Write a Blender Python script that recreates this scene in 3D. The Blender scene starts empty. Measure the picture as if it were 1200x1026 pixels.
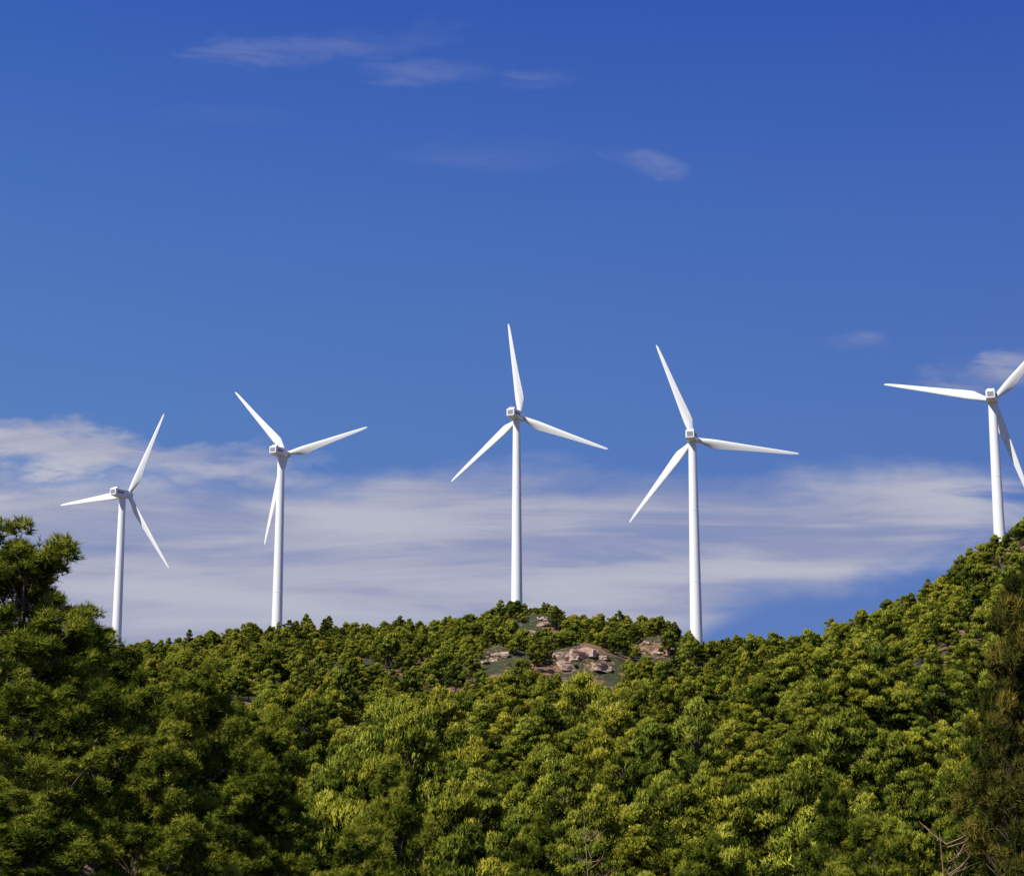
import bpy, math, random
import numpy as np
from mathutils import Vector, noise, Matrix
random.seed(7); RS=np.random.RandomState(7)
scene=bpy.context.scene
scene.view_settings.view_transform='Standard'
try: scene.view_settings.look='None'
except: pass
scene.view_settings.exposure=0
SUN_AZ=-130.0; SUN_EL=45.0

# ---------------------------------------------------------------- helpers
def link(o,parent=None):
    scene.collection.objects.link(o)
    if parent: o.parent=parent
    return o

class MB:
    def __init__(s): s.v=[];s.f=[];s.m=[];s.t=[];s.n=0
    def add(s,v,f,mat=0,tint=0.5):
        v=np.asarray(v,float).reshape(-1,3); f=np.asarray(f,int)
        s.v.append(v); s.f.append(f+s.n); s.n+=len(v)
        s.m.append(np.full(len(f),mat,int))
        s.t.append(np.broadcast_to(np.asarray(tint,float),(len(f),)).copy())
    def mesh(s,name,mats,smooth_mats=()):
        V=np.concatenate(s.v); me=bpy.data.meshes.new(name)
        me.vertices.add(len(V)); me.vertices.foreach_set('co',V.ravel())
        loops=[];starts=[];k=0
        for f in s.f:
            c=f.shape[1]; loops.append(f.ravel()); starts.append(k+np.arange(len(f))*c); k+=f.size
        L=np.concatenate(loops); S=np.concatenate(starts)
        me.loops.add(len(L)); me.loops.foreach_set('vertex_index',L.astype(np.int32))
        me.polygons.add(len(S)); me.polygons.foreach_set('loop_start',S.astype(np.int32))
        M=np.concatenate(s.m); me.polygons.foreach_set('material_index',M.astype(np.int32))
        sm=np.isin(M,list(smooth_mats)); me.polygons.foreach_set('use_smooth',sm)
        a=me.attributes.new('tint','FLOAT','FACE'); a.data.foreach_set('value',np.concatenate(s.t).astype(np.float32))
        me.update(calc_edges=True); me.validate()
        for m in mats: me.materials.append(m)
        return me

def tube(mb,pts,rads,n=6,mat=0,tint=.5,cap=True):
    pts=[Vector(p) for p in pts]; vs=[];fs=[]
    for i,p in enumerate(pts):
        d=(pts[min(i+1,len(pts)-1)]-pts[max(i-1,0)]).normalized()
        a=d.cross(Vector((0,1,0.13))); 
        if a.length<.1: a=d.cross(Vector((1,0,0)))
        a.normalize(); b=d.cross(a)
        for k in range(n):
            t=2*math.pi*k/n; vs.append(p+(a*math.cos(t)+b*math.sin(t))*rads[i])
    for i in range(len(pts)-1):
        for k in range(n):
            fs.append((i*n+k,i*n+(k+1)%n,(i+1)*n+(k+1)%n,(i+1)*n+k))
    mb.add([tuple(v) for v in vs],fs,mat,tint)

def nodes(mat):
    mat.use_nodes=True; nt=mat.node_tree; nt.nodes.clear(); return nt
def N(nt,t,**k):
    n=nt.nodes.new(t)
    for a,b in k.items(): setattr(n,a,b)
    return n
def setv(nt,sock,v):
    if isinstance(v,bpy.types.NodeSocket): nt.links.new(v,sock)
    else: sock.default_value=v
def M(nt,op,a,b=0.0,c=None,clamp=False):
    n=N(nt,'ShaderNodeMath',operation=op,use_clamp=clamp)
    setv(nt,n.inputs[0],a); setv(nt,n.inputs[1],b)
    if c is not None: setv(nt,n.inputs[2],c)
    return n.outputs[0]
def MR(nt,v,a,b,c=0.0,d=1.0,interp='SMOOTHSTEP'):
    n=N(nt,'ShaderNodeMapRange',interpolation_type=interp)
    for i,x in enumerate((v,a,b,c,d)): setv(nt,n.inputs[i],x)
    return n.outputs[0]
def MIX(nt,f,a,b,blend='MIX'):
    n=N(nt,'ShaderNodeMix',data_type='RGBA',blend_type=blend)
    setv(nt,n.inputs[0],f); setv(nt,n.inputs[6],a); setv(nt,n.inputs[7],b)
    return n.outputs[2]
def ramp(nt,f,stops):
    n=N(nt,'ShaderNodeValToRGB'); cr=n.color_ramp
    while len(cr.elements)<len(stops): cr.elements.new(.5)
    for e,(p,c) in zip(cr.elements,stops):
        e.position=p; e.color=(*c,1)
    setv(nt,n.inputs[0],f); return n.outputs[0]
def noise_tex(nt,vec,scale,detail=4,rough=.55,dist=0.):
    n=N(nt,'ShaderNodeTexNoise'); n.inputs['Scale'].default_value=scale
    n.inputs['Detail'].default_value=detail; n.inputs['Roughness'].default_value=rough
    n.inputs['Distortion'].default_value=dist
    if vec is not None: nt.links.new(vec,n.inputs['Vector'])
    return n.outputs[0]

# ---------------------------------------------------------------- materials
def foliage(name,stops,trans=.0,inst=.36,hs=None):
    m=bpy.data.materials.new(name); nt=nodes(m)
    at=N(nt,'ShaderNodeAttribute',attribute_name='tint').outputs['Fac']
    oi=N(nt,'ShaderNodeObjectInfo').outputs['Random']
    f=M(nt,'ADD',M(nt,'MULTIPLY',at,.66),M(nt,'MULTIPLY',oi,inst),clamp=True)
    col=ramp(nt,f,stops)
    if hs:
        r2=M(nt,'FRACT',M(nt,'MULTIPLY',oi,7.31))
        col=MIX(nt,1.0,col,ramp(nt,r2,[(0,(.86,.96,1.05)),(.3,(.97,1,1)),(.8,(1.03,1.0,.95)),(1,(1.10,1.0,.92))]),'MULTIPLY')
    o=N(nt,'ShaderNodeOutputMaterial')
    p=N(nt,'ShaderNodeBsdfDiffuse'); nt.links.new(col,p.inputs['Color'])
    if trans<=0: nt.links.new(p.outputs[0],o.inputs[0]); return m
    t=N(nt,'ShaderNodeBsdfTranslucent'); nt.links.new(MIX(nt,1.0,col,(1.1,1.05,.5,1),'MULTIPLY'),t.inputs[0])
    mx=N(nt,'ShaderNodeMixShader'); mx.inputs[0].default_value=trans
    nt.links.new(p.outputs[0],mx.inputs[1]); nt.links.new(t.outputs[0],mx.inputs[2])
    nt.links.new(mx.outputs[0],o.inputs[0]); return m
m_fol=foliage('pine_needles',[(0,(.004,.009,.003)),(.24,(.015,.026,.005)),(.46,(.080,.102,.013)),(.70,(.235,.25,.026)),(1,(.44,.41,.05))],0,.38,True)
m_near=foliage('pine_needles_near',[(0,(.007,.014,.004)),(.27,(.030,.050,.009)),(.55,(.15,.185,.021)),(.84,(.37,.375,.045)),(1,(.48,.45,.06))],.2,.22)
m_dry=foliage('pine_needles_dry',[(0,(.012,.018,.005)),(.35,(.06,.07,.014)),(.7,(.22,.18,.032)),(1,(.40,.25,.07))],.2,.15)
def simple(name,c1,c2,scale,rough=.85,bump=.4,detail=6):
    m=bpy.data.materials.new(name); nt=nodes(m)
    tc=N(nt,'ShaderNodeTexCoord').outputs['Object']
    n1=noise_tex(nt,tc,scale,detail,.6)
    col=ramp(nt,n1,[(.3,c1),(.7,c2)])
    p=N(nt,'ShaderNodeBsdfPrincipled'); nt.links.new(col,p.inputs['Base Color']); p.inputs['Roughness'].default_value=rough
    if bump:
        b=N(nt,'ShaderNodeBump'); b.inputs['Strength'].default_value=bump; nt.links.new(n1,b.inputs['Height']); nt.links.new(b.outputs[0],p.inputs['Normal'])
    o=N(nt,'ShaderNodeOutputMaterial'); nt.links.new(p.outputs[0],o.inputs[0]); return m
m_bark=simple('pine_bark',(.05,.035,.025),(.16,.11,.08),4)
m_dead=simple('dead_wood',(.20,.12,.07),(.36,.23,.14),5)
m_rock=simple('pink_sandstone',(.33,.18,.12),(.60,.47,.37),.4,.9,.6)
m_white=simple('turbine_white_paint',(.88,.88,.865),(.92,.92,.90),.25,.5,0)
m_grey=simple('nacelle_vent_grey',(.22,.23,.25),(.30,.31,.33),2,.6,0)
def ground_mat():
    m=bpy.data.materials.new('hill_ground'); nt=nodes(m)
    pos=N(nt,'ShaderNodeNewGeometry').outputs['Position']
    a=noise_tex(nt,pos,.06,6,.6); b=noise_tex(nt,pos,.9,8,.7)
    soil=ramp(nt,b,[(.3,(.14,.068,.035)),(.55,(.28,.14,.08)),(.75,(.38,.24,.16))])
    grass=ramp(nt,b,[(.3,(.018,.025,.008)),(.7,(.07,.075,.02))])
    f=MR(nt,M(nt,'ADD',a,M(nt,'MULTIPLY',M(nt,'SUBTRACT',b,.5),.6)),.47,.60)
    col=MIX(nt,f,grass,soil)
    p=N(nt,'ShaderNodeBsdfPrincipled'); nt.links.new(col,p.inputs['Base Color']); p.inputs['Roughness'].default_value=.95
    bp=N(nt,'ShaderNodeBump'); bp.inputs['Strength'].default_value=.6; bp.inputs['Distance'].default_value=.5
    nt.links.new(b,bp.inputs['Height']); nt.links.new(bp.outputs[0],p.inputs['Normal'])
    o=N(nt,'ShaderNodeOutputMaterial'); nt.links.new(p.outputs[0],o.inputs[0]); return m
m_ground=ground_mat()

# ---------------------------------------------------------------- terrain
def sstep(a,b,x):
    t=min(1,max(0,(x-a)/(b-a))); return t*t*(3-2*t)
hAx=[-420,-200,-130,-88,-65,-33,-20,0,20,33,50,57,72,90,130,420]
hAz=[60,63,68.5,73,76,77,80,83,81.5,79.5,79.5,75.5,72,72,70,68]
hBx=[-60,20,40,58,77,90,98.6,109,118,129,160,220,420]
hBz=[20,30,37,44,50,53.5,57.5,64.5,70,76.5,90,100,114]
gAy=[150,200,300,450,600,680,730,790,900,1500]; gAv=[0,.065,.235,.50,.79,.94,1.0,1.0,.93,.2]
gBy=[130,200,300,400,450,480,520,600,700,900,1500]; gBv=[0,.18,.50,.82,.95,1.0,.97,.87,.78,.6,.2]
ledges=[(22,520,15,14,6.0),(8,614,11,14,5),(58,322,8,10,3.5),(96,462,6,8,2.5),(42,548,9,10,4.5),(-4,522,9,10,4),(52,347,6,8,4),(-70,738,18,12,4.5),(78,480,6,8,1.5)]
def terrain(x,y):
    near=np.interp(y,[-300,-40,0,20,60,110,150,200],[8,-1,-1.75,-2.6,-7,-11,-9.5,-8])
    zA=(np.interp(x,hAx,hAz)+8)*np.interp(y,gAy,gAv)
    zB=(np.interp(x,hBx,hBz)+8)*np.interp(y,gBy,gBv)
    k=5.0; m=max(zA,zB); s=m+k*math.log(math.exp((zA-m)/k)+math.exp((zB-m)/k))-k*math.log(2)*math.exp(-abs(zA-zB)/20)
    s=max(0,s)
    z=near+s
    z+=9.0*sstep(4,22,-x)*sstep(25,70,y)*(1-sstep(100,150,y))
    amp=min(1,max(0,(y-120)/150))*(1-.6*math.exp(-((y-730)/40)**2))*(1-.6*math.exp(-((y-480)/35)**2) if x>50 else 1)
    z+=amp*(7*noise.noise(Vector((x*.016,y*.008,3.1)))+4.2*noise.noise(Vector((x*.04,y*.025,8.))))
    z+=.25*noise.noise(Vector((x*.2,y*.2,1.)))*sstep(3,15,math.hypot(x,y))
    for (lx,ly,rx,ry,h) in ledges:
        if abs(x-lx)<rx*2 and abs(y-ly)<ry*2: z+=h*math.exp(-((x-lx)/rx)**2)*(sstep(-ry*1.3,-ry*.4,y-ly)*(1-sstep(0,2*ry,y-ly)))
    return z
def build_ground():
    xs=np.concatenate([np.linspace(-6000,-450,10),np.linspace(-420,420,241),np.linspace(450,6000,10)])
    ys=np.concatenate([np.linspace(-3000,-80,8),np.linspace(-60,900,321),np.linspace(940,9000,20)])
    V=[]
    for y in ys:
        for x in xs:
            z=terrain(x,y)
            if abs(x)>420: z-= (abs(x)-420)*.02
            V.append((x,y,z))
    nx=len(xs); F=[]
    for j in range(len(ys)-1):
        for i in range(nx-1):
            a=j*nx+i; F.append((a,a+1,a+nx+1,a+nx))
    mb=MB(); mb.add(V,F,0); o=bpy.data.objects.new('hillside_ground',mb.mesh('hillside_ground',[m_ground],(0,))); link(o)
build_ground()

# ---------------------------------------------------------------- foliage generators
def unit(n):
    v=RS.normal(size=(n,3)); return v/np.linalg.norm(v,axis=1)[:,None]
def nrm(a): return a/(np.linalg.norm(a,axis=1)[:,None]+1e-9)
def lobe_points(c,r,n,seed):
    d=unit(n); d[:,2]=np.where(d[:,2]<-.3,-d[:,2],d[:,2]); d=nrm(d)
    f=seed*1.7
    b=(np.sin(d[:,0]*7+f)*np.sin(d[:,1]*6.3+2*f)+np.sin(d[:,2]*8+f*3)*np.sin(d[:,0]*11+f)*.7+.5*np.sin(d[:,1]*15+f)*np.sin(d[:,2]*13-f))/1.6
    rad=1+.28*b-.5*RS.rand(n)**2.2+.30*RS.rand(n)**3
    keep=(b>-.45)|(RS.rand(n)<.15)
    p=np.array(c)+d*np.array(r)*rad[:,None]
    return p[keep],d[keep],b[keep]
def sprays(mb,p,d,tint,size,mat=1,jit=.6):
    """narrow upswept needle sprays"""
    n=len(p); nr=nrm(d*1.0+jit*unit(n)); up=nrm(d*.5+np.array([0,0,.9])+.7*unit(n))
    a=nrm(up-nr*np.sum(up*nr,1)[:,None]*.6); b=nrm(np.cross(nr,a))
    s=size*(.5+1.0*RS.rand(n))[:,None]; s2=s*(.14+.12*RS.rand(n))[:,None]
    V=np.stack([p-a*s*.5,p-b*s2-a*s*.05,p+a*s*.95,p+b*s2],1)
    mb.add(V,np.arange(n*4).reshape(n,4),mat,np.clip(tint+.16*RS.randn(n),0,1))
def needle_tufts(mb,p,ax,d,k,L,w,tint,mat=1):
    n=len(p); P=np.repeat(p,k,0); A=np.repeat(ax,k,0); D=np.repeat(d,k,0)
    q=nrm(A*.75+unit(n*k)*.85); side=nrm(np.cross(q,D+.45*unit(n*k)))
    l=L*(.6+.7*RS.rand(n*k))[:,None]; base=P-A*L*.3*RS.rand(n*k)[:,None]
    V=np.stack([base-side*w*.5,base+side*w*.5,base+q*l+side*w*.15],1)
    mb.add(V,np.arange(n*k*3).reshape(-1,3),mat,np.repeat(np.clip(tint+.15*RS.randn(n),0,1),k))
def forest_pine(name,seed,style,H,R,shape):
    rnd=random.Random(seed); mb=MB(); tr=.15
    lx,ly=rnd.uniform(-.7,.7),rnd.uniform(-.7,.7)
    tk=lambda t:Vector((lx*t+.1*math.sin(5*t+seed),ly*t,H*.9*t))
    tube(mb,[tk(i/5)-Vector((0,0,.6 if i==0 else 0)) for i in range(6)],[tr*(1-.17*i) for i in range(6)],5,0)
    lobes=[]
    nl=rnd.randint(24,36); ec=rnd.uniform(.75,1.25); ea=rnd.uniform(0,6.28)
    for i in range(nl):
        u=(i+rnd.random()*.6)/nl
        t=.24+.70*u
        if shape=='dome': pr=(1-u**2.5)**.55*.86
        elif shape=='cone': pr=(1-u)**.65*.93+.05
        else: pr=(.5+.5*math.sin(math.pi*min(1,u*1.02)))*.86*(1 if u<.86 else .45)
        az=i*2.4+rnd.uniform(-.8,.8); rr=R*pr*rnd.uniform(.55,1.15)*(1+(ec-1)*math.cos(az-ea))
        c=tk(t)+Vector((math.cos(az)*rr,math.sin(az)*rr,rnd.uniform(-.4,.4)))
        lr=R*rnd.uniform(.12,.28)*(1-.2*u)
        lobes.append((c,lr,rnd.uniform(.1,.55)+.30*u))  # random tone, plus lower crown shade painted in as darker tint
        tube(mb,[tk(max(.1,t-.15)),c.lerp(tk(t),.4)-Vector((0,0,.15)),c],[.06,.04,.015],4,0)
    lobes.append((tk(1.0)+Vector((rnd.uniform(-.2,.2),0,-.1*R)),R*.19,.65)); lobes.append((tk(.94)+Vector((rnd.uniform(-.3,.3),.1,-.1*R)),R*.22,.5)); lobes.append((tk(.50),R*.5,.0)); lobes.append((tk(.76),R*.38,.1))  # core lobes get low tint: interior crown shade painted into the colour
    for j,(c,lr,ti) in enumerate(lobes):  # tint below also paints shade on lobe undersides, lighter tops
        r3=(lr*1.1,lr*1.1,lr*.80)
        if style=='far':
            p,d,b=lobe_points(c,r3,int(520*lr**1.6)+45,seed+j*3.3)
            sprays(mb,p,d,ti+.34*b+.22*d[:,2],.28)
        else:
            p,d,b=lobe_points(c,r3,int(1000*lr**1.6)+85,seed+j*3.3)
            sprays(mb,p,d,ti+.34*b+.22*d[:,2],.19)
            p,d,b=lobe_points(c,(lr*1.15,lr*1.15,lr*.86),int(90*lr**1.6)+18,seed+j*3.3)
            ax=nrm(d*.8+np.array([0,0,.8])+.35*unit(len(p)))
            needle_tufts(mb,p,ax,d,5,.26,.036,ti+.34*b+.22*d[:,2]+.05)
    return mb.mesh(name,[m_bark,m_fol],(0,))

def near_pine(name,seed,H,R,mats,lo,dens=1.0):
    rnd=random.Random(seed); mb=MB()
    lean=(rnd.uniform(-.07,.07),rnd.uniform(-.07,.07))
    def trunk(t): return Vector((lean[0]*H*t+.15*math.sin(t*5+seed),lean[1]*H*t+.12*math.cos(t*4+seed),H*t*.93))
    nT=8; tr=.02*H
    tube(mb,[trunk(i/nT)-Vector((0,0,.6 if i==0 else 0)) for i in range(nT+1)],[tr*(1-.88*i/nT) for i in range(nT+1)],8,0)
    nl=52; ecc=rnd.uniform(.85,1.15)
    for i in range(nl):
        t=lo+(1-lo)*((i+rnd.random())/nl); u=(t-lo)/(1-lo)
        prof=max(.15,(.55+.45*math.sin(math.pi*(.1+.8*u)))*(1-u**2.6))
        az=i*2.399+rnd.uniform(-.7,.7); rr=R*prof*rnd.uniform(.55,1.1)*(ecc if math.cos(az)>0 else 2-ecc)
        p0=trunk(max(.05,t-.14)); end=trunk(t)+Vector((math.cos(az)*rr,math.sin(az)*rr,rnd.uniform(-.1,.2)*R))
        mid=p0.lerp(end,.55)+Vector((0,0,-.09*rr))
        tube(mb,[p0,mid,end],[tr*.36*(1-.5*u),tr*.2,tr*.05],5,0)
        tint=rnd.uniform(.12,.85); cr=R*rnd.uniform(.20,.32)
        for s in range(5):
            q=end if s==0 else p0.lerp(end,rnd.uniform(.5,1.0))+Vector((rnd.uniform(-1,1),rnd.uniform(-1,1),rnd.uniform(-.35,.9)))*cr*1.15
            c3=cr*rnd.uniform(.30,.54)
            tube(mb,[mid,mid.lerp(q,.6)+Vector((0,0,-.05)),q],[tr*.12,tr*.07,tr*.03],3,0)
            p,d,b=lobe_points(q,(c3*.92,c3*.92,c3*.95),int(90*dens),seed+i+s*2.1)
            p=p+unit(len(p))*.06
            ax=nrm(d*.7+np.array([0,0,.9])+.35*unit(len(p)))
            needle_tufts(mb,p,ax,d,8,.21,.032,min(1,max(0,tint+rnd.uniform(-.2,.15)))+.28*b+.22*d[:,2])  # clump undersides shaded through tint, tops lighter, over random tone
    return mb.mesh(name,mats,(0,))

proto=bpy.data.collections.new('pine_prototypes')
NF,NM=16,10; PH=7.0
shapes=['dome','round','cone','dome','cone','round']
for i in range(NF):
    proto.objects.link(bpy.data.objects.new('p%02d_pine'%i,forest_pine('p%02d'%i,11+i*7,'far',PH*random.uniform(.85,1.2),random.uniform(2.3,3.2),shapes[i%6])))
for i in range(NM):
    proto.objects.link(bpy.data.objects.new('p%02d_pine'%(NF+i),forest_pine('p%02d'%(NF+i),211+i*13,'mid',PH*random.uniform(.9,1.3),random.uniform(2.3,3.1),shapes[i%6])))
for i in range(2):
    mb=MB()
    for k in range(7):
        c=(random.uniform(-.8,.8),random.uniform(-.8,.8),random.uniform(.15,.5)); r=random.uniform(.3,.5)
        p,d,b=lobe_points(c,(r,r,r*.8),130,k+i*9); sprays(mb,p,d,random.uniform(.1,.6)+.2*b,.2)
    tube(mb,[(0,0,-.3),(0,0,.4)],[.06,.03],4,0)
    proto.objects.link(bpy.data.objects.new('p%02d_shrub'%(NF+NM+i),mb.mesh('shrub',[m_bark,m_fol],(0,))))

clear=[(20.5,490,9,32),(8.5,588,5,30),(-71,708,12,36),(57,302,4,18),(93,444,4,18),(-4,490,5,24),(39,518,5,26),(-108,716,6,16),(51,326,3.5,20),(75,462,3,16)]
turb=[ # hub x,y,z, phase, axis azimuth
 (-171.5,841.6,152.7,62,27),(-96.2,799.6,162.9,12,25.5),(3.5,759.3,169.9,97,22),(69,709.3,150.1,110,13),(173.8,672.1,156.7,47,19)]
pts=[];rots=[];scls=[];idx=[]
y=30.0; row=0
while y<775:
    SS=5.6 if y<112 else (6.6 if y<300 else (5.7 if y<560 else 5.0))
    half=.268*y*1.22+12; x=-half+(row%2)*SS*.5; row+=1
    while x<half:
        px=x+random.uniform(-.68,.68)*SS; py=y+random.uniform(-.68,.68)*SS; x+=SS
        ok=True; shr=False; rocky=False
        for c in clear:
            if ((px-c[0])/c[2])**2+((py-c[1])/c[3])**2<1: shr=rocky=True
        for t in turb:
            if math.hypot(px-t[0]+4*math.sin(math.radians(t[4])),py-t[1]+4)<4.5: ok=False
        if not ok: continue
        nz=noise.noise(Vector((px*.03,py*.03,5.5)))
        if py>320 and nz>.28 and random.random()<.4: shr=True
        if py<112:
            if math.hypot(px,py)<28 or random.random()<.3: continue
            g=terrain(px,py); h=min(5,-.03*py-g)
            if h<1.2: continue
            if h<2.2: shr=True
            else: sc=h/PH
        elif py<300: sc=random.uniform(.85,1.5)
        elif py<560: sc=random.uniform(.58,1.12)
        else: sc=random.uniform(.42,.92)
        if py>=112:
            sc*=1+.4*noise.noise(Vector((px*.05,py*.03,11.)))
            q=random.random()
            if q<.25: sc*=.58
            elif q>.9: sc*=1.3
        if abs(py-480)<40 and px>60: sc*=.92
        if shr:
            if random.random()<(.55 if rocky else .35): continue
            pts.append((px,py,terrain(px,py)-.1)); s=random.uniform(.5,1.1) if rocky else random.uniform(.7,1.6); rots.append((0,0,random.uniform(0,6.28))); scls.append((s,s,s)); idx.append(NF+NM+random.randrange(2)); continue
        w=sc**.85*random.uniform(.8,1.2)
        pts.append((px,py,terrain(px,py)-.15)); rots.append((random.uniform(-.1,.1),random.uniform(-.1,.1),random.uniform(0,6.28)))
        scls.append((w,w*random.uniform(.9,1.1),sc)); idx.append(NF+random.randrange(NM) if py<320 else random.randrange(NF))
    y+=SS*.9
print('forest',len(pts))
me=bpy.data.meshes.new('pine_forest'); me.from_pydata(pts,[],[])
a=me.attributes.new('rot','FLOAT_VECTOR','POINT'); a.data.foreach_set('vector',np.array(rots,np.float32).ravel())
a=me.attributes.new('scl','FLOAT_VECTOR','POINT'); a.data.foreach_set('vector',np.array(scls,np.float32).ravel())
a=me.attributes.new('idx','INT','POINT'); a.data.foreach_set('value',np.array(idx,np.int32))
fo=link(bpy.data.objects.new('pine_forest',me))
ng=bpy.data.node_groups.new('forest_scatter','GeometryNodeTree')
ng.interface.new_socket('Geometry',in_out='INPUT',socket_type='NodeSocketGeometry')
ng.interface.new_socket('Geometry',in_out='OUTPUT',socket_type='NodeSocketGeometry')
gi=ng.nodes.new('NodeGroupInput'); go=ng.nodes.new('NodeGroupOutput')
ip=ng.nodes.new('GeometryNodeInstanceOnPoints'); ci=ng.nodes.new('GeometryNodeCollectionInfo')
ci.inputs['Collection'].default_value=proto; ci.inputs['Separate Children'].default_value=True; ci.inputs['Reset Children'].default_value=True
ip.inputs['Pick Instance'].default_value=True
def attr(nm,dt):
    n=ng.nodes.new('GeometryNodeInputNamedAttribute'); n.data_type=dt; n.inputs['Name'].default_value=nm; return n.outputs['Attribute']
ng.links.new(gi.outputs[0],ip.inputs['Points']); ng.links.new(ci.outputs[0],ip.inputs['Instance'])
ng.links.new(attr('idx','INT'),ip.inputs['Instance Index']); ng.links.new(attr('rot','FLOAT_VECTOR'),ip.inputs['Rotation']); ng.links.new(attr('scl','FLOAT_VECTOR'),ip.inputs['Scale'])
ng.links.new(ip.outputs[0],go.inputs[0])
md=fo.modifiers.new('scatter','NODES'); md.node_group=ng

# ---------------------------------------------------------------- near pines
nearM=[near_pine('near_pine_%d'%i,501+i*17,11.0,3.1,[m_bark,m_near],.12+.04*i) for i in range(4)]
dryM=near_pine('near_pine_dry',777,11.0,2.6,[m_bark,m_dry],.08,.9)
def place(me,x,y,top,w,rot,name='pine_tree',extra=0):
    g=terrain(x,y)-extra; h=top-g
    o=bpy.data.objects.new(name,me); o.location=(x,y,g); s=h/10.6
    o.scale=(w,w,s); o.rotation_euler=(0,0,rot); link(o); return o
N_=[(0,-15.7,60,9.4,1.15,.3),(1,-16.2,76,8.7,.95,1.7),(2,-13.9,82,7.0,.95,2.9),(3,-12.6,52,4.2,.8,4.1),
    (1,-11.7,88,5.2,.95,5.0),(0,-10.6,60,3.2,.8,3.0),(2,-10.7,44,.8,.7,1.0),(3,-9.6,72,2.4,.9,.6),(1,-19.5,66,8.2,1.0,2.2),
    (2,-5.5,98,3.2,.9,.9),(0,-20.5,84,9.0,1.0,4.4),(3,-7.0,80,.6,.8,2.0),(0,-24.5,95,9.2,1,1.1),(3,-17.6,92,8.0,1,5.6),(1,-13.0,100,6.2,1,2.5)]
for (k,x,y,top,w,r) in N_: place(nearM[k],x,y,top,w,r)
place(dryM,12.5,46,6.3,.72,.5); place(dryM,17.0,66,3.2,.8,2.5)
place(nearM[2],21.5,88,4.6,.85,1.5); place(nearM[3],14.2,76,.9,.75,3.5); place(nearM[0],24.5,96,7.5,.9,5.5)
place(nearM[1],17.2,105,3.0,.85,.5); place(nearM[2],9.5,100,-.2,.85,2.5); place(nearM[0],1.5,104,.8,.8,1.5)
def bare(x,y,h,seed,spread=.5,name='dead_sapling'):
    rnd=random.Random(seed); mb=MB(); 
    tube(mb,[(0,0,-.3),(.05*h,.02*h,h*.5),(.02*h,0,h)],[.05,.035,.008],6,0)
    for i in range(26):
        t=rnd.uniform(.2,.97); az=rnd.uniform(0,6.28); L=spread*h*(1.1-t)*rnd.uniform(.4,1)+.25
        p=Vector((.05*h*min(1,2*t),.01,h*t)); e=p+Vector((math.cos(az)*L,math.sin(az)*L,L*rnd.uniform(.2,.8)))
        m=p.lerp(e,.5)+Vector((0,0,-.06*L)); tube(mb,[p,m,e],[.02,.014,.004],4,0)
        for j in range(3):
            q=p.lerp(e,rnd.uniform(.35,.95)); d=Vector((rnd.uniform(-1,1),rnd.uniform(-1,1),rnd.uniform(0,1)))*L*.35
            tube(mb,[q,q+d],[.01,.003],3,0)
    o=bpy.data.objects.new(name,mb.mesh(name,[m_dead],(0,))); o.location=(x,y,terrain(x,y)); link(o)
bare(2.4,70,-terrain(2.4,70)+1.2,3,.22); bare(10.4,48,-terrain(10.4,48)+.3,5,.6); bare(11.3,41,-terrain(11.3,41)+1.0,6,.4)

# ---------------------------------------------------------------- rocks
def outcrop(x,y,rx,ry,n,size,seed):
    rnd=random.Random(seed); mb=MB()
    import bmesh
    for i in range(n):
        bm=bmesh.new(); bmesh.ops.create_cube(bm,size=1.0); bmesh.ops.subdivide_edges(bm,edges=bm.edges[:],cuts=3,use_grid_fill=True)
        s=size*rnd.uniform(.45,1.3); off=Vector((rnd.uniform(0,99),0,i))
        ox=rnd.uniform(-rx,rx); oy=rnd.uniform(-ry,ry); rz=rnd.uniform(-.5,.5)
        R3=Matrix.Rotation(rz,3,'Z')@Matrix.Rotation(rnd.uniform(-.15,.15),3,'Y')
        gz=terrain(x+ox,y+oy)
        for v in bm.verts:
            c=v.co.copy(); c+=noise.noise_vector(c*1.7+off)*.28; c+=noise.noise_vector(c*5+off)*.08
            c=Vector((c.x*s*1.7,c.y*s*1.1,c.z*s*.8)); v.co=R3@c+Vector((ox,oy,gz+s*.18))
        V=[tuple(v.co) for v in bm.verts]; bm.verts.index_update(); F=[[v.index for v in f.verts] for f in bm.faces]; bm.free()
        mb.add(V,F,0)
    o=bpy.data.objects.new('rock_outcrop',mb.mesh('rock_outcrop',[m_rock])); o.location=(x,y,0); link(o)
outcrop(21,509,8,4,11,2.2,1); outcrop(9,603,4,4,6,1.6,2); outcrop(-71,729,9,3,12,2.4,3); outcrop(58,315,3,2,6,1.3,4)
outcrop(94,456,3,2,5,1.6,6); outcrop(40,540,5,3,6,1.7,7); outcrop(-4,512,4,3,5,1.5,8); outcrop(51,340,3,2,5,1.3,10); outcrop(76,474,2.5,1.5,5,1.6,11)

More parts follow.
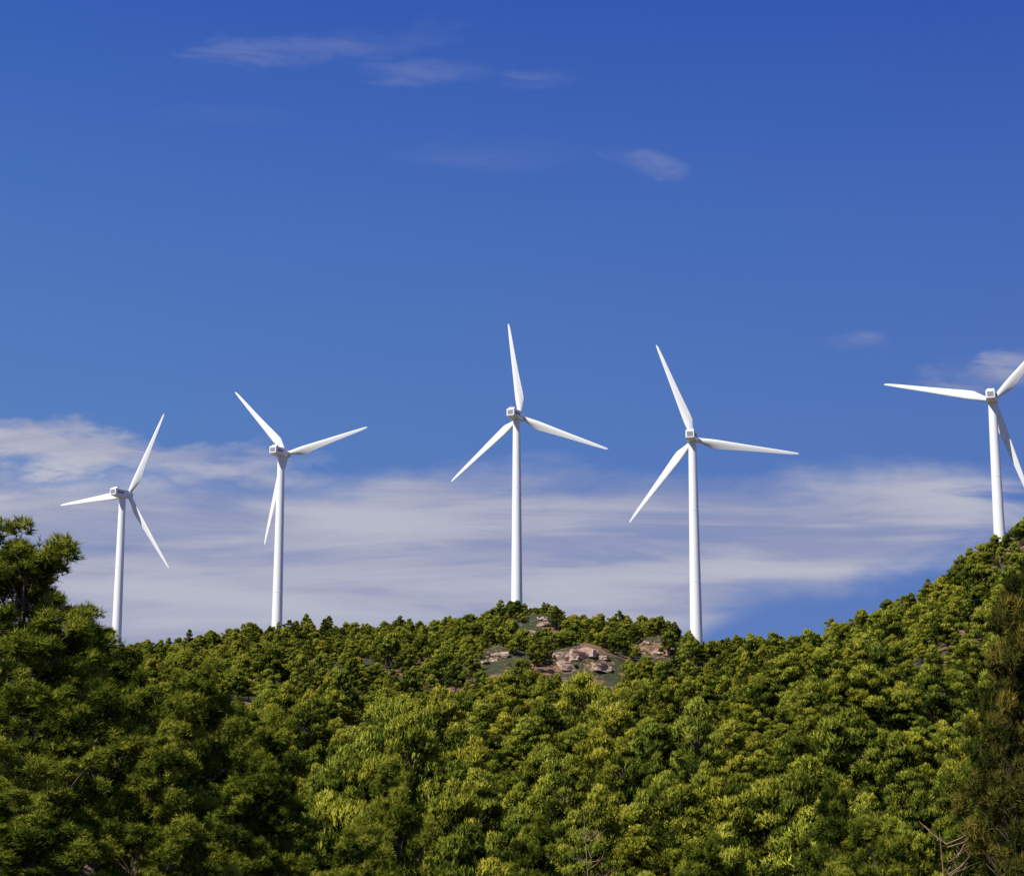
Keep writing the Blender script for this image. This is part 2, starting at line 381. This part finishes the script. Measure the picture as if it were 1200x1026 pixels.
# ---------------------------------------------------------------- wind turbines
def lathe(mb,prof,n,mat=0,axis='Z'):
    vs=[];fs=[]
    for (r,z) in prof:
        for k in range(n):
            t=2*math.pi*k/n; c,s=r*math.cos(t),r*math.sin(t)
            vs.append((c,s,z) if axis=='Z' else (c,z,s))
    for i in range(len(prof)-1):
        for k in range(n):
            q=(i*n+k,i*n+(k+1)%n,(i+1)*n+(k+1)%n,(i+1)*n+k)
            fs.append(q if axis=='Z' else q[::-1])
    mb.add(vs,fs,mat)
def blade_mesh():
    st=[(0.9,1.9,1.9,8),(2.5,1.9,1.9,8),(4.5,2.6,1.5,12),(7.5,3.6,.95,11),(10,3.45,.75,9),(15,2.9,.52,6),(20,2.4,.38,4),(26,1.9,.27,2.5),(32,1.45,.19,1.2),(36.5,1.05,.13,.4),(39,.7,.08,0),(39.9,.25,.03,0)]
    n=20; V=[];F=[]
    for (r,c,th,tw) in st:
        circ=max(0,min(1,(th/c-.25)/.75)); le=-c*(.5*circ+.30*(1-circ))
        for k in range(n):
            t=2*math.pi*k/n
            x=c*.5*(1-math.cos(t))+le
            u=.5*(1-math.cos(t))
            foil=th*.5*math.sin(t)*(circ+(1-circ)*1.6*(1-u)**.7)
            a=math.radians(tw+3); X=x*math.cos(a)-foil*math.sin(a); Y=x*math.sin(a)+foil*math.cos(a)
            Y+= .0012*r*r*.6
            V.append((X,Y,r))
    for i in range(len(st)-1):
        for k in range(n): F.append((i*n+k,i*n+(k+1)%n,(i+1)*n+(k+1)%n,(i+1)*n+k))
    mb=MB(); mb.add(V,F,0); mb.add(V[-n:],[tuple(range(n))],0)
    return mb.mesh('blade',[m_white],(0,))
def nacelle_mesh():
    st=[(-6.9,1.45,1.35,.15),(-6.75,1.65,1.55,.1),(-3,1.85,1.8,0),(0,1.9,1.9,0),(2.0,1.85,1.85,0),(3.0,1.45,1.5,0)]
    n=32; V=[];F=[]
    for (y,w,h,dz) in st:
        for k in range(n):
            t=2*math.pi*(k+.5)/n; c,s=math.cos(t),math.sin(t); e=.22
            V.append((w*math.copysign(abs(c)**e,c),y,h*math.copysign(abs(s)**e,s)+dz))
    for i in range(len(st)-1):
        for k in range(n): F.append((i*n+(k+1)%n,i*n+k,(i+1)*n+k,(i+1)*n+(k+1)%n))
    mb=MB(); mb.add(V,F,0); mb.add(V[:n],[tuple(range(n))],0); mb.add(V[-n:],[tuple(range(n))[::-1]],0)
    def box(x0,x1,y0,y1,z0,z1,m):
        v=[(x,y,z) for x in(x0,x1) for y in(y0,y1) for z in(z0,z1)]
        mb.add(v,[(0,1,3,2),(4,6,7,5),(0,4,5,1),(2,3,7,6),(0,2,6,4),(1,5,7,3)],m)
    box(-1.1,1.1,-6.98,-6.88,-.75,.95,1)
    for sx in (-1,1): box(min(sx*1.80,sx*1.93),max(sx*1.80,sx*1.93),-5.4,-1.4,-.35,.55,1)
    box(-1.2,1.2,-5.4,-4.2,1.6,2.4,0)
    box(-.04,.04,-6.1,-6.02,1.4,3.2,1); box(-.5,.5,-6.1,-6.04,3.1,3.17,1)
    return mb.mesh('nacelle',[m_white,m_grey],())
BL=blade_mesh(); NC=nacelle_mesh()
hubmb=MB(); lathe(hubmb,[(1.35,-1.2),(1.6,-.9),(1.7,0),(1.6,.8),(1.25,1.7),(.7,2.3),(.05,2.5)],24,0,'Y'); lathe(hubmb,[(.05,-1.2),(1.35,-1.2)],24,0,'Y')
HB=hubmb.mesh('hub',[m_white],(0,))
OFF=4.3; 
for (hx,hy,hz,ph,az) in turb:
    al=math.radians(az); tx=hx-OFF*math.sin(al); ty=hy-OFF*math.cos(al); g=terrain(tx,ty)
    root=link(bpy.data.objects.new('wind_turbine',None)); root.location=(tx,ty,g)
    H=hz-g
    mb=MB(); prof=[(2.6,-1),(2.6,.3),(2.35,.31)]
    for i in range(1,21): prof.append((2.35-.85*(i/20)**1.05,.31+(H-2.2-.31)*i/20))
    lathe(mb,prof,40,0); t=link(bpy.data.objects.new('tower',mb.mesh('tower',[m_white],(0,))),root)
    mb=MB()
    for fz in (.33,.66): 
        r=2.35-.85*fz**1.05; z=H*fz; lathe(mb,[(r-.02,z-.12),(r+.025,z-.1),(r+.025,z+.1),(r-.02,z+.12)],40,0)
    lathe(mb,[(1.51,H-2.25),(1.66,H-2.2),(1.66,H-1.6)],40,0)
    link(bpy.data.objects.new('tower_flanges',mb.mesh('flanges',[m_white],(0,))),root)
    nac=link(bpy.data.objects.new('nacelle',NC),root); nac.location=(0,0,H-.1); nac.rotation_euler=(0,0,-al)
    rot=link(bpy.data.objects.new('rotor',None),root)
    Rm=Matrix.Rotation(-al,4,'Z')@Matrix.Rotation(math.radians(4),4,'X')
    rot.matrix_local=Matrix.Translation((OFF*math.sin(al),OFF*math.cos(al),H))@Rm
    link(bpy.data.objects.new('hub',HB),rot)
    for i in range(3):
        b=link(bpy.data.objects.new('blade_%d'%(i+1),BL),rot)
        th=math.radians(ph+120*i); b.matrix_local=Matrix.Rotation(math.pi/2-th,4,'Y')

# ---------------------------------------------------------------- sky
w=bpy.data.worlds.new('World'); scene.world=w; w.use_nodes=True; nt=w.node_tree; nt.nodes.clear()
tc=N(nt,'ShaderNodeTexCoord').outputs['Generated']
sx=N(nt,'ShaderNodeSeparateXYZ'); nt.links.new(tc,sx.inputs[0]); X,Y,Z=sx.outputs
sky=N(nt,'ShaderNodeTexSky',sky_type='NISHITA',sun_disc=False); sky.sun_elevation=math.radians(SUN_EL); sky.sun_rotation=math.radians(SUN_AZ)
sky.air_density=1.0; sky.dust_density=.3; sky.ozone_density=2.0
grad=ramp(nt,M(nt,'MULTIPLY',Z,2.0,clamp=True),[(0,(.15,.25,.52)),(.2,(.085,.185,.50)),(.42,(.078,.185,.50)),(.62,(.055,.150,.49)),(.84,(.027,.095,.45)),(1,(.020,.075,.40))])
ys=M(nt,'MAXIMUM',Y,.05); A=M(nt,'DIVIDE',X,ys); E=M(nt,'DIVIDE',Z,ys); front=MR(nt,Y,.1,.4)
tintc=MIX(nt,MR(nt,A,-.3,.3,0,1,'LINEAR'),(1.12,1.10,1.03,1),(.92,.86,.95,1))
grad=MIX(nt,1.0,grad,tintc,'MULTIPLY')
sc=N(nt,'ShaderNodeVectorMath',operation='SCALE'); nt.links.new(grad,sc.inputs[0]); sc.inputs['Scale'].default_value=10.
base=MIX(nt,MR(nt,Z,.5,.85,.08,1.0),sc.outputs[0],sky.outputs[0])
def comb(x,y,z=0.):
    c=N(nt,'ShaderNodeCombineXYZ'); setv(nt,c.inputs[0],x); setv(nt,c.inputs[1],y); setv(nt,c.inputs[2],z); return c.outputs[0]
n1=noise_tex(nt,comb(M(nt,'MULTIPLY',A,5.),M(nt,'MULTIPLY',E,44.),2.3),1.0,6,.55,.5)
n2=noise_tex(nt,comb(M(nt,'MULTIPLY',A,16.),M(nt,'MULTIPLY',E,75.),7.3),1.0,5,.6,.8)
n3=noise_tex(nt,comb(M(nt,'MULTIPLY',A,9.),M(nt,'MULTIPLY',E,18.),5.1),1.0,5,.6,.3)
En=M(nt,'ADD',E,M(nt,'MULTIPLY',M(nt,'SUBTRACT',n3,.5),.05))
low=M(nt,'ADD',MR(nt,A,-.12,.12,.05,.114,'LINEAR'),MR(nt,A,.1,.25,0,.035,'LINEAR'))
band=M(nt,'MULTIPLY',MR(nt,M(nt,'SUBTRACT',En,low),-.008,.018),MR(nt,En,.202,.176))
band=M(nt,'MULTIPLY',band,MR(nt,M(nt,'ADD',A,M(nt,'MULTIPLY',M(nt,'SUBTRACT',n2,.5),.14)),.30,.22))
tex=M(nt,'ADD',M(nt,'MULTIPLY',MR(nt,n1,.30,.56),.42),M(nt,'MULTIPLY',MR(nt,n2,.3,.65),.14))
cl=M(nt,'MULTIPLY',band,M(nt,'ADD',tex,.58),clamp=True)
def blob(ac,ec,ra,re,st,tilt=0.,lo=.42,hi=.62):
    da=M(nt,'SUBTRACT',A,ac); de=M(nt,'SUBTRACT',M(nt,'SUBTRACT',E,ec),M(nt,'MULTIPLY',da,tilt))
    da=M(nt,'ADD',da,M(nt,'MULTIPLY',M(nt,'SUBTRACT',n2,.5),ra*1.6))
    de=M(nt,'ADD',de,M(nt,'MULTIPLY',M(nt,'SUBTRACT',n3,.5),re*4.5))
    q=M(nt,'ADD',M(nt,'POWER',M(nt,'ABSOLUTE',M(nt,'DIVIDE',da,ra)),2.),M(nt,'POWER',M(nt,'ABSOLUTE',M(nt,'DIVIDE',de,re)),2.))
    m=MR(nt,q,1.0,-.6)
    return M(nt,'MULTIPLY',M(nt,'MULTIPLY',m,MR(nt,n2,lo-.02,hi+.04,.3,1.)),st)
blobs=[blob(-.25,.207,.14,.019,1.8,-.05,.3,.5),blob(-.15,.199,.08,.013,1.3,-.06,.3,.5),
 blob(-.11,.437,.10,.014,.33,.08),blob(-.045,.421,.055,.010,.26,-.04),blob(.012,.415,.03,.008,.24,.1),
 blob(.075,.368,.032,.009,.60,-.05),blob(-.005,.372,.07,.014,.10,-.03),blob(.187,.265,.022,.007,.45,0),blob(.262,.252,.046,.010,1.3,.06),
 blob(-.16,.395,.05,.008,.06,0)]
for b in blobs: cl=M(nt,'MAXIMUM',cl,b)
cl=M(nt,'MULTIPLY',M(nt,'MULTIPLY',cl,front),.95,clamp=True)
cc=MIX(nt,MR(nt,n1,.3,.65),(3.2,3.4,4.9,1),(4.9,5.0,5.9,1))
fin=MIX(nt,cl,base,cc)
bg=N(nt,'ShaderNodeBackground'); nt.links.new(fin,bg.inputs[0]); bg.inputs[1].default_value=.10
o=N(nt,'ShaderNodeOutputWorld'); nt.links.new(bg.outputs[0],o.inputs[0])

# ---------------------------------------------------------------- sun & camera
sl=bpy.data.lights.new('sun','SUN'); sl.energy=5.0; sl.angle=math.radians(.53); sl.color=(1,.96,.88)
so=link(bpy.data.objects.new('sun',sl)); a=math.radians(SUN_AZ); e=math.radians(SUN_EL)
so.rotation_euler=Vector((math.sin(a)*math.cos(e),math.cos(a)*math.cos(e),math.sin(e))).to_track_quat('Z','Y').to_euler(); so.location=(-60,-60,120)
cam=bpy.data.cameras.new('camera'); co=link(bpy.data.objects.new('camera',cam)); cam.sensor_fit='HORIZONTAL'; cam.angle=2*math.atan(600/2239)
co.location=(0,0,0); co.rotation_euler=(math.radians(102),0,0); cam.clip_start=.1; cam.clip_end=20000
scene.camera=co
